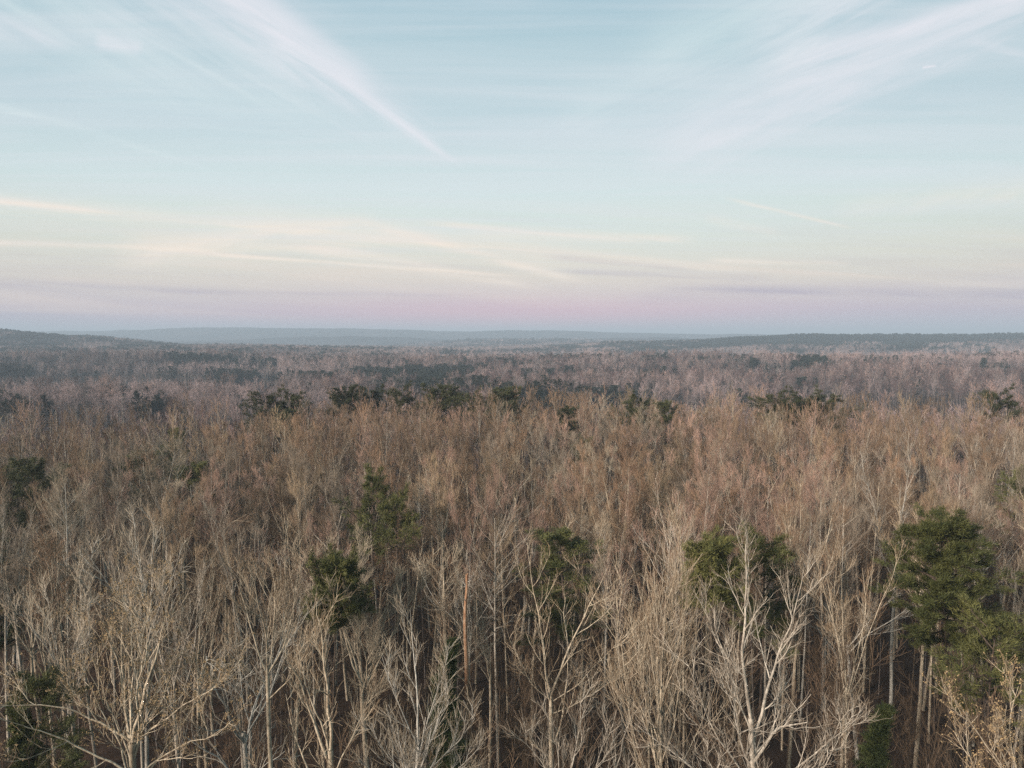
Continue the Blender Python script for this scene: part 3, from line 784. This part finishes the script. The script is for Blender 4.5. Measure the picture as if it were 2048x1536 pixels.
EV = [  # u, v of the top, height of the top, model, width scale, label, landmark
    (2000, 1225, 20.0, 1, 0.95, 'lower yellow green pine tucked under the great pine at the right edge', 'yellow green pine'),
    (750, 945, 24.0, 1, 0.75, 'layered windswept pine standing alone near the middle of the woods', 'lone windswept pine'),
    (790, 990, 22.3, 4, 0.7, 'lower pine leaning away just right of the lone windswept pine', None),
    (652, 1112, 22.8, 5, 0.74, 'round topped dark cedar behind the forked trees, left of the middle', 'round cedar'),
    (1420, 1088, 22.6, 5, 0.85, 'dark pointed cedar just left of the largest grey tree', 'pointed dark cedar'),
    (1525, 1078, 21.5, 0, 0.95, 'dark pine half hidden behind the largest grey tree', None),
    (1130, 1045, 21.5, 2, 1.2, 'brownish green pine behind the V stemmed tree', 'brownish green pine'),
    (882, 1272, 17.5, 3, 0.8, 'slim shaded cedar behind the pale silvery tree', None),
    (908, 1345, 15.0, 3, 0.95, 'short shaded cedar low beside the pale silvery tree', None),
    (95, 918, 23.0, 0, 0.95, 'dark pine beside another near the left edge, halfway up the woods', 'dark left edge pine'),
    (22, 938, 21.6, 1, 1.0, 'olive pine at the very left edge, halfway up the woods', None),
    (5, 1025, 21.0, 3, 1.1, 'bright green cedar cut by the left edge of the view', None),
    (120, 1330, 18.0, 0, 0.7, 'low green pine seen through the leaf hung tree', None),
    (60, 1385, 16.5, 3, 0.75, 'low green cedar seen through the leaf hung tree', None),
    (350, 850, 23.0, 2, 0.6, 'small dark pine tip alone in the upper left woods', 'small dark pine tip'),
    (300, 905, 21.5, 1, 1.0, 'dim olive pine sunk among bare crowns on the left', None),
    (385, 925, 21.0, 0, 0.9, 'dim olive pine right of another among bare crowns on the left', None),
    (1745, 1400, 15.0, 3, 0.8, 'short green cedar in the shade between the largest grey tree and the great pine', None),
    (535, 795, 25.5, 1, 0.95, 'flat topped pine on the plateau rim, first of the dark rim pines from the left', 'first rim pine'),
    (585, 793, 25.5, 4, 0.75, 'small pine on the plateau rim, second of the dark rim pines from the left', None),
    (572, 822, 23.5, 2, 0.75, 'pine just in front of the first two rim pines', None),
    (685, 780, 26.5, 0, 0.95, 'pine on the plateau rim with a sloping left side, left of a dense rim group', 'sloping rim pine'),
    (700, 788, 25.5, 2, 0.9, 'dark pine in front of the sloping rim pine', None),
    (745, 785, 25.8, 1, 0.8, 'olive pine between two dark pines on the plateau rim', None),
    (797, 784, 26.0, 4, 0.85, 'dark flat pine on the plateau rim left of a pale fan shaped tree', None),
    (872, 782, 26.0, 1, 1.05, 'broad dark pine on the plateau rim, right of the pale fan shaped tree', 'broad rim pine'),
    (905, 782, 26.0, 0, 0.95, 'dark pine joined to the right side of the broad rim pine', None),
    (940, 795, 25.0, 4, 0.8, 'thin pine in the gap between two broad dark rim pines', None),
    (985, 785, 26.0, 0, 1.0, 'dense dark pine on the rim near the middle of the view', 'dense middle rim pine'),
    (1020, 788, 25.6, 1, 0.85, 'drooping pine at the right end of the middle rim group', None),
    (1130, 815, 24.5, 2, 0.8, 'dim green pine below the rim, right of the middle rim group', None),
    (1160, 870, 21.5, 2, 0.8, 'sunken olive pine between pinkish crowns right of the middle', None),
    (1275, 803, 25.0, 4, 0.8, 'low flat pine on the rim, left of the star shaped pine', None),
    (1330, 803, 25.2, 2, 0.8, 'star shaped dark pine poking above the rim right of the middle', 'star shaped rim pine'),
    (1545, 797, 25.6, 4, 1.0, 'flat dark pine on the rim, first of the flat pair on the right', 'first flat rim pine'),
    (1600, 800, 25.4, 4, 0.9, 'thin flat pine on the rim between two flat dark pines on the right', None),
    (1640, 797, 25.6, 4, 1.15, 'wide flat dark pine on the rim, right end of the flat pines', 'wide flat rim pine'),
    (1992, 790, 26.0, 4, 0.9, 'small flat pine on the rim near the right edge', 'small right edge rim pine'),
    (2040, 930, 22.5, 2, 0.9, 'dim grey green pine at the right edge, above the great pine', None),
]
for i, (u, v, h, k, s, lab, land) in enumerate(EV):
    q = place(u, v, h)
    if 700 < v < 830:
        h += 0.7
    gz = float(ground_z(q[0], q[1]))
    cedar = k in (3, 5)
    evergreen('cedar_tree' if cedar else 'pine_tree', (q[0], q[1], gz - 0.05), k, s * (1.35 if v < 830 else 1.08), (h - gz) / PK[k]['H'], rp.uniform(0, 6.28), lab, 'cedar tree' if cedar else 'pine tree',
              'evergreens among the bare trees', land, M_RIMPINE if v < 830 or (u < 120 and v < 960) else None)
# pines standing clear on the nearest ridge across the dip
RIDGE = [(8, 782, 300), (35, 790, 285), (52, 800, 270), (18, 800, 265), (190, 774, 330), (215, 770, 335), (240, 776, 325), (268, 778, 330), (292, 772, 335), (310, 782, 320),
         (1075, 760, 370), (1095, 757, 378), (1118, 758, 372), (1140, 764, 365), (1055, 768, 360), (1165, 770, 360), (990, 760, 395), (1010, 764, 385), (945, 748, 440), (965, 750, 430)]
for i, (u, v, d) in enumerate(RIDGE):
    dr = ray(u, v); q = np.array([0, 0, CAM_Z]) + dr * (d / dr[1])
    gz = float(ground_z(q[0], q[1])); k = [0, 1, 2, 4][i % 4]
    grp = 'first group of ridge pines' if i < 4 else 'second group of ridge pines' if i < 10 else 'third group of ridge pines'
    where = 'at the left edge' if i < 4 else 'left of the view' if i < 10 else 'beyond the middle rim pines'
    nth = ['first', 'second', 'third', 'fourth', 'fifth', 'sixth', 'seventh', 'eighth', 'ninth', 'tenth']
    block = [j for j in range(20) if (j < 4) == (i < 4) and (j < 10) == (i < 10)]
    rank = sorted(block, key=lambda j: RIDGE[j][0]).index(i)
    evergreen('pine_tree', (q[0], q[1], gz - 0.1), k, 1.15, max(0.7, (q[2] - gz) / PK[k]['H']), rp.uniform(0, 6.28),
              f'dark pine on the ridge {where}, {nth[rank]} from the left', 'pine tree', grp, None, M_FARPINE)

# ------------------------------------------------------------------ the woods
rw = np.random.default_rng(5)
hx = np.array([t['x'] for t in TREES]); hy = np.array([t['y'] for t in TREES])
hd = np.hypot(hx, hy); hang = np.arctan2(hx, hy)
hR = np.array([max(t['R'], 1.8) for t in TREES])
pts = []
cell = {}


def free(x, y, s):
    cx, cy = int(x // 6), int(y // 6)
    for i in range(cx - 1, cx + 2):
        for j in range(cy - 1, cy + 2):
            for (a, b) in cell.get((i, j), ()):
                if (a - x) ** 2 + (b - y) ** 2 < s * s:
                    return False
    return True


for x, y in zip(hx, hy):
    cell.setdefault((int(x // 6), int(y // 6)), []).append((x, y))
near = hd < 75
for _ in range(40000):
    a = rw.uniform(-0.74, 0.74); r_ = math.sqrt(rw.uniform(19 ** 2, 160 ** 2))
    x, y = r_ * math.sin(a), r_ * math.cos(a)
    if a < -0.33 and r_ > 138:
        continue
    if not free(x, y, 3.7 if r_ > 45 else 4.2):
        continue
    # leave the view of the trees one can single out
    da = np.abs(a - hang)
    block = near & (r_ < hd + 1.0) & (da * hd < hR * 0.95 + 1.2) & (hd - r_ < 26)
    if block.any():
        continue
    cell.setdefault((int(x // 6), int(y // 6)), []).append((x, y))
    pts.append((x, y, r_))
pts.sort(key=lambda t: t[2])


def woods_colour(x, y, rnd):
    """patches of kinds of tree, warm in the middle, grey to the left and right"""
    u, d = bearing(np.array([x]), np.array([y])); u = float(u[0])
    n = float(vnoise(np.array([x / 22 + 50]), np.array([y / 22 + 50]), 21)[0])
    m = math.exp(-((u - 1080) / 560) ** 2)
    w = {'pink': 0.22 + 2.2 * m * n, 'russet': 0.12 + 0.6 * m * (1 - n) + (0.25 if y > 90 else 0), 'tan': 0.5 if y < 90 else 0.22, 'grey': 0.85 * (1 - m) + 0.15, 'pale': 0.22, 'brown': 0.28 + 0.3 * (1 - m) + (1.3 if y > 90 else 0)}
    s = sum(w.values()); r0 = rnd * s
    for k, v in w.items():
        r0 -= v
        if r0 <= 0:
            return k
    return 'tan'


WORD = {'pink': 'pinkish', 'russet': 'russet', 'tan': 'tan', 'grey': 'grey', 'pale': 'pale', 'brown': 'brown'}
N_IND = 300 - 16
ind, rest = [], []
for (x, y, d) in pts:
    u, v = project(np.array([x, y, 22.0]))
    (ind if len(ind) < N_IND and -60 < u < 2108 and v < 1560 else rest).append((x, y, d))
for (x, y, d) in ind:
    k = int(rw.integers(0, len(SPEC))) + (0 if d + rw.normal(0, 6) < 66 else len(SPEC)); K = KINDS[k]
    c = woods_colour(x, y, rw.random())
    gz = float(ground_z(x, y))
    lo = 0.0 if d > 30 else (30 - d) * 0.018
    sz = (rw.uniform(0.80, 1.06) if d < 105 else rw.uniform(0.99, 1.05)) - lo
    sx = rw.uniform(0.72, 1.15)
    root = empty('bare_tree', (x, y, gz - 0.05), rw.uniform(0, 6.28), (sx, sx, sz))
    root.rotation_euler = (rw.normal(0, 0.035), rw.normal(0, 0.035), root.rotation_euler[2])
    b = {'grey': 'grey', 'pink': 'grey', 'pale': 'pale'}.get(c, 'tan')
    part('trunk', K['trunk'], root, M_BARK[b]); part('crown', K['crown'], root, (M_BARK[b], M_TWIG[c]))
    TREES.append(dict(x=x, y=y, H=K['H'] * sz, R=K['R'] * sx, c=c, form=K['form'], root=root, hero=False, top=gz + K['H'] * sz))

# labels: colour, form and place beside the nearest tree that stands out
lands = [t for t in TREES if t.get('land')]
LP = [project(np.array([t['x'], t['y'], t['top'] - 3])) for t in lands]
bins = {}
for t in TREES:
    if t['hero']:
        continue
    u, v = project(np.array([t['x'], t['y'], t['top'] - 3]))
    dd = [math.hypot(u - a, (v - b) * 1.4) for a, b in LP]
    i = int(np.argmin(dd))
    du, dv = u - LP[i][0], v - LP[i][1]
    ang = math.degrees(math.atan2(-dv * 1.4, du)) % 360
    side_ = ['right of', 'upper right of', 'directly above', 'upper left of', 'left of', 'lower left of', 'directly below', 'lower right of'][int(((ang + 22.5) % 360) // 45)]
    bins.setdefault((i, side_, t['c'], t['form']), []).append((dd[i], t))
ORD = ['nearest', 'second nearest', 'third nearest', 'fourth nearest', 'fifth nearest', 'sixth nearest', 'seventh nearest', 'eighth nearest', 'ninth nearest']
for (i, side_, c, form), lst in bins.items():
    lst.sort(key=lambda q: q[0])
    for n, (_, t) in enumerate(lst):
        pre = '' if len(lst) == 1 else ', ' + ORD[min(n, 8)]
        land_ = lands[i]['land']
        lab = f"{WORD[c]} {form} bare tree {side_} the {lands[i]['land']}{pre}"
        tag(t['root'], lab, 'bare tree', BARE_GROUP)


# ------------------------------------------------------------------ scattered masses
def instancer(name, protos, pos, idx, rot_z, scl, kind='stuff', label=None):
    """one object: copies of the given models at the given points"""
    me = bpy.data.meshes.new(name)
    me.vertices.add(len(pos)); me.vertices.foreach_set('co', np.asarray(pos, np.float32).ravel())
    a = me.attributes.new('which', 'INT', 'POINT'); a.data.foreach_set('value', np.asarray(idx, np.int32))
    a = me.attributes.new('turn', 'FLOAT_VECTOR', 'POINT')
    tv = np.zeros((len(pos), 3), np.float32); tv[:, 2] = rot_z; a.data.foreach_set('vector', tv.ravel())
    a = me.attributes.new('size', 'FLOAT_VECTOR', 'POINT'); a.data.foreach_set('vector', np.asarray(scl, np.float32).ravel())
    o = bpy.data.objects.new(name, me); COL.objects.link(o)
    ng = bpy.data.node_groups.new(name, 'GeometryNodeTree')
    ng.interface.new_socket('Geometry', in_out='INPUT', socket_type='NodeSocketGeometry')
    ng.interface.new_socket('Geometry', in_out='OUTPUT', socket_type='NodeSocketGeometry')
    N, Lk = ng.nodes, ng.links
    gi = N.new('NodeGroupInput'); go = N.new('NodeGroupOutput'); jn = N.new('GeometryNodeJoinGeometry')

    def attr(nm, typ):
        q = N.new('GeometryNodeInputNamedAttribute'); q.data_type = typ; q.inputs[0].default_value = nm
        return next(s for s in q.outputs if s.enabled)
    wh, tn_, sz_ = attr('which', 'INT'), attr('turn', 'FLOAT_VECTOR'), attr('size', 'FLOAT_VECTOR')
    for i, me_ in enumerate(protos):
        po = bpy.data.objects.new(name + '_model', me_)
        oi = N.new('GeometryNodeObjectInfo'); oi.inputs['Object'].default_value = po; oi.inputs['As Instance'].default_value = True
        cp = N.new('FunctionNodeCompare'); cp.data_type = 'INT'; cp.operation = 'EQUAL'
        ci = [s for s in cp.inputs if s.enabled]
        Lk.new(wh, ci[0]); ci[1].default_value = i
        ip = N.new('GeometryNodeInstanceOnPoints')
        Lk.new(gi.outputs[0], ip.inputs['Points']); Lk.new(cp.outputs[0], ip.inputs['Selection'])
        Lk.new(oi.outputs['Geometry'], ip.inputs['Instance']); Lk.new(tn_, ip.inputs['Rotation']); Lk.new(sz_, ip.inputs['Scale'])
        Lk.new(ip.outputs[0], jn.inputs[0])
    Lk.new(jn.outputs[0], go.inputs[0])
    md = o.modifiers.new('scatter', 'NODES'); md.node_group = ng
    tag(o, label, None, None, kind)
    return o


def low_tree(rg, colour, bk, n1, n2, n3, twr, H=22.0, form=0, th=1.0):
    kw = [dict(fork=0.66, nlead=4, spread=(10, 28), brang=(18, 40)), dict(nlead=1, crown_base=0.6, brang=(30, 52)), dict(fork=0.68, nlead=3, spread=(14, 36), brang=(26, 52))][form]
    tr, lb, cw, _ = bare_tree_shape(rg, H=H, crown_r=3.3, n1=n1, n2=n2, n3=n3, n4=0, twig_r=twr, th=th, wander=0.11, up=0.10, r_base=0.19, sides=(4, 3), low=3 if kw['nlead'] > 1 else 0, **kw)
    tr = merge([tr] + lb)
    V, Q = merge([tr, cw[:2]])
    mi = np.concatenate([np.zeros(len(tr[1])), cw[2]])
    return mesh_np('woods_tree', V, Q, [M_BARK[bk], M_TWIG[colour]], mi)


rg = np.random.default_rng(77)
COLS = [('tan', 'tan'), ('pink', 'grey'), ('grey', 'pale'), ('russet', 'tan'), ('brown', 'grey'), ('pale', 'pale')]
LODA = [low_tree(rg, c, b, 20, 6, 4, 0.011, form=f, th=1.1) for c, b in COLS for f in range(3)]
COLS2 = [('dusk', 'fardark'), ('rose', 'far'), ('mauve', 'far'), ('rose', 'fardark'), ('plum', 'fardark'), ('mauve', 'grey')]  # far trees: the purple of haze is mixed into these twig colours
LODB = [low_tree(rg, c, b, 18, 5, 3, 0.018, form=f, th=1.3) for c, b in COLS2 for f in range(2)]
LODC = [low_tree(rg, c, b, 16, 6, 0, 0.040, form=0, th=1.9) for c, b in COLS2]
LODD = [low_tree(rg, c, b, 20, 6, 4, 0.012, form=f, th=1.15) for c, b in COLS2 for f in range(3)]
WOODS_PROTO = LODA + LODB + LODC + LODD
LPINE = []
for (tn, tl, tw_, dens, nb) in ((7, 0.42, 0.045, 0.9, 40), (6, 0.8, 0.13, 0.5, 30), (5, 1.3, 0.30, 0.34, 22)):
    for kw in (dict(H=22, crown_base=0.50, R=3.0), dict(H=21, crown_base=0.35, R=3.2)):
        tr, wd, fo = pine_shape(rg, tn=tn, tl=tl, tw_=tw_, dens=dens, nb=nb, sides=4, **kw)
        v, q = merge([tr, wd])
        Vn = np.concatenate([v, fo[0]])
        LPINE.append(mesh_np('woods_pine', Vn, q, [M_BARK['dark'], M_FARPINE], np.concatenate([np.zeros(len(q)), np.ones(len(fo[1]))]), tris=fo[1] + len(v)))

# candidate stems across the valley and hills
cand = []
for (d0, d1, per) in ((160, 420, 26.0), (420, 900, 34.0), (900, 1500, 50.0), (1500, 2150, 66.0), (2150, 3100, 110.0)):
    n = int(0.5 * 1.52 * (d1 ** 2 - d0 ** 2) / per)
    a = rg.uniform(-0.76, 0.76, n); r_ = np.sqrt(rg.uniform(d0 ** 2, d1 ** 2, n))
    cand.append(np.stack([r_ * np.sin(a), r_ * np.cos(a)], 1))
cand = np.concatenate(cand)
cu, cd = bearing(cand[:, 0], cand[:, 1])
wv = (vnoise(cand[:, 0] / 50, cand[:, 1] / 50, 71) - 0.5) * 50
gap = ((cu > 1180) & (cd > 300) & (cd < 425 + wv)) | ((cu > 1150) & (cd > 570 + wv) & (cd < 655 + wv)) | ((cu < 620) & (cd > 170) & (cd < 290 + wv * 0.4)) | ((cu < 560) & (cd > 400) & (cd < 640 + wv))
gap |= (cu < 560) & (cd > 700 + wv) & (cd < 750 + wv)
cand = cand[~gap]
cz = ground_z(cand[:, 0], cand[:, 1])
cu, cd = bearing(cand[:, 0], cand[:, 1])
dist = np.hypot(cand[:, 0], cand[:, 1])
# leave out what higher ground hides: running skyline of the ground plus part of the crowns
ab = np.arctan2(cand[:, 0], cand[:, 1])
bi = ((ab + 0.8) / 0.02).astype(int)
order = np.argsort(dist)
slope_top = (cz + 23 - CAM_Z) / dist
keep = np.zeros(len(cand), bool)
prof = {}
step = np.arange(20, 3200, 10.0)
for b_ in np.unique(bi):
    ang_ = (b_ + 0.5) * 0.02 - 0.8
    gz = ground_z(np.sin(ang_) * step, np.cos(ang_) * step)
    sl = np.maximum.accumulate((gz + 12 - CAM_Z) / step)
    w = np.where(bi == b_)[0]
    j = np.clip(np.searchsorted(step, dist[w] - 25) - 1, 0, len(step) - 1)
    keep[w] = slope_top[w] > sl[j] - 0.001
cand, cz, cu, cd, dist = cand[keep], cz[keep], cu[keep], cd[keep], dist[keep]
# where the pines stand
PB = [(1240, 2048, 795, 850, 0.42), (1560, 1730, 600, 700, 0.55), (1900, 2060, 780, 860, 0.5), (400, 1000, 560, 700, .62), (430, 1000, 400, 760, 0.52), (1000, 1260, 335, 430, 0.7), (1000, 1240, 740, 860, 0.55), (1240, 1480, 780, 840, 0.40), (1640, 1705, 640, 790, 0.9), (1420, 1470, 740, 830, .8),
      (-300, 260, 880, 1010, 0.6), (200, 650, 1000, 1500, 0.3), (-300, 300, 1100, 1500, 0.35), (560, 1050, 1250, 1700, 0.36), (-300, 230, 1480, 2100, 0.95),
      (1400, 2600, 1780, 2300, 1.3), (1380, 1980, 1600, 1800, 0.85), (1150, 1420, 1650, 2150, 0.75), (850, 1250, 1150, 1500, 0.45), (950, 1300, 2400, 3100, 0.35), (150, 520, 1600, 2000, 0.5)]
pn = vnoise(cand[:, 0] / 24, cand[:, 1] / 30, 41) * 0.6 + vnoise(cand[:, 0] / 90, cand[:, 1] / 110, 42) * 0.4
prob = 0.17 * (cu < 1150) * (cd > 380) + 0.08
wu = (vnoise(cand[:, 0] / 70, cand[:, 1] / 70, 43) - 0.5) * 260
wd_ = (vnoise(cand[:, 0] / 70, cand[:, 1] / 70, 44) - 0.5) * np.clip(cd * 0.35, 60, 400)
for (u0, u1, d0, d1, p_) in PB:
    prob = np.where((cu + wu > u0) & (cu + wu < u1) & (cd + wd_ > d0) & (cd + wd_ < d1), np.maximum(prob, p_), prob)
is_pine = pn < np.clip(0.20 + prob * 0.60, 0.0, 1.0)
is_pine |= rg.random(len(cand)) < prob * 0.2


def colour_pick(u, x, y, d, rnd):
    m = np.exp(-((u - 1350) / 620) ** 2) * np.clip(1.4 - d / 1400, 0.2, 1)
    n = vnoise(x / 60, y / 60, 61)
    z1 = np.clip((vnoise(x / 95, y / 150, 62) - 0.42) * 6, 0, 1)
    W = np.stack([0.15 + 0.7 * z1, 0.3 + 1.3 * m * n * (1 - z1), 0.2 + 1.3 * (1 - z1), 0.08 + 0.6 * m * (1 - n), 0.15 + 1.6 * z1, 0.45 * (1 - z1)], 1)
    W = np.cumsum(W, 1) / W.sum(1, keepdims=True)
    return (rnd[:, None] > W).sum(1)


b = ~is_pine
x, y, d, u = cand[b, 0], cand[b, 1], dist[b], cu[b]
ci = colour_pick(u, x, y, d, rg.random(b.sum()))
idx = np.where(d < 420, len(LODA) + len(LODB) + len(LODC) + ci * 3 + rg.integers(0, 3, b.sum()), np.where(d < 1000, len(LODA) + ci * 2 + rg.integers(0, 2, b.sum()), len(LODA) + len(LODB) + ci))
s = rg.uniform(0.82, 1.08, b.sum()); sx = rg.uniform(0.85, 1.25, b.sum())
pos = np.stack([x, y, cz[b] - 0.1], 1)
# the rest of the plateau trees join the same mass
rx = np.array([[x_, y_] for (x_, y_, d_) in rest])
rz_ = ground_z(rx[:, 0], rx[:, 1])
ru, _ = bearing(rx[:, 0], rx[:, 1])
rd = np.hypot(rx[:, 0], rx[:, 1])
rc = np.array([[c for c, _ in COLS].index(woods_colour(a_, b_, rw.random())) for a_, b_ in rx])
ridx = rc * 3 + rg.integers(0, 3, len(rx))
rs_ = np.where(rd < 105, rg.uniform(0.86, 1.08, len(rx)), rg.uniform(1.035, 1.085, len(rx))) - np.where(rd < 30, (30 - rd) * 0.018, 0); rsx = rg.uniform(0.85, 1.15, len(rx))
pos = np.concatenate([pos, np.column_stack([rx, rz_ - 0.1])]); idx = np.concatenate([idx, ridx])
s = np.concatenate([s, rs_]); sx = np.concatenate([sx, rsx])
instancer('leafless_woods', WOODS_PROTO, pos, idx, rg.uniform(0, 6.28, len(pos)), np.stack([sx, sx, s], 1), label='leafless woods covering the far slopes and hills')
b = is_pine
d = dist[b]
lod = np.where(d < 420, 0, np.where(d < 1000, 1, 2))
idx = lod * 2 + rg.integers(0, 2, b.sum())
s = rg.uniform(0.75, 1.05, b.sum()); sx = rg.uniform(0.85, 1.3, b.sum()) * np.where(d > 900, 1.4, 1.1)
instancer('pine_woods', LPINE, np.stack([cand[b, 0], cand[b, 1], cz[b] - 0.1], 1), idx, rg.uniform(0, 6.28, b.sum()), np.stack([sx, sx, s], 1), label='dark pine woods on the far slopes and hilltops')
print('woods', len(pos), 'pines', int(b.sum()), 'plateau', len(pts), 'ind', len(ind))

# thin saplings and brush under the near trees
UND = []
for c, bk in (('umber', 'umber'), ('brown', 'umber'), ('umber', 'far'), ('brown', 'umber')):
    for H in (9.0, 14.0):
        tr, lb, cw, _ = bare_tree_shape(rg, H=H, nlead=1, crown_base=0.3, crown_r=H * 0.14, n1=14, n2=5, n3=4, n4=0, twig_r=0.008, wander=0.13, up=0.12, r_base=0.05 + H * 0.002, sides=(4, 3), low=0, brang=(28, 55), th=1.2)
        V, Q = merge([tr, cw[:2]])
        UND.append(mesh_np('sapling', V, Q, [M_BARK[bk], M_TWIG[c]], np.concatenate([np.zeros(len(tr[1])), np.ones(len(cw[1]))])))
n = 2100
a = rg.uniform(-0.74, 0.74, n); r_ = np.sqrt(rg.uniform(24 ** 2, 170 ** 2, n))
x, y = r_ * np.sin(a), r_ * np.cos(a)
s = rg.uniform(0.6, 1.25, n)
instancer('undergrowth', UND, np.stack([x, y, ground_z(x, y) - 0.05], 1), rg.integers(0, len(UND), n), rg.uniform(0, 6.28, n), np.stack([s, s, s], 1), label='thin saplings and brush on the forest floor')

# ------------------------------------------------------------------ haze
hm = bpy.data.materials.new('haze'); hm.use_nodes = True
t = NT(hm.node_tree)
pv = t.n('ShaderNodeVolumePrincipled', {'Color': (0.71, 0.845, 1.0, 1), 'Density': 0.00031, 'Anisotropy': 0.0})
t.n('ShaderNodeOutputMaterial', {'Volume': pv.outputs[0]})
W_, Z0, Z1 = 16500.0, -45.0, 110.0
hv = [(x_, y_, z_) for x_ in (-W_, W_) for y_ in (-W_, W_) for z_ in (Z0, Z1)]
hq = [(0, 1, 3, 2), (4, 6, 7, 5), (0, 4, 5, 1), (2, 3, 7, 6), (0, 2, 6, 4), (1, 5, 7, 3)]
hz = bpy.data.objects.new('haze', mesh_np('haze', hv, hq, [hm])); COL.objects.link(hz)
tag(hz, 'thin blue evening haze over the valley', kind='stuff')
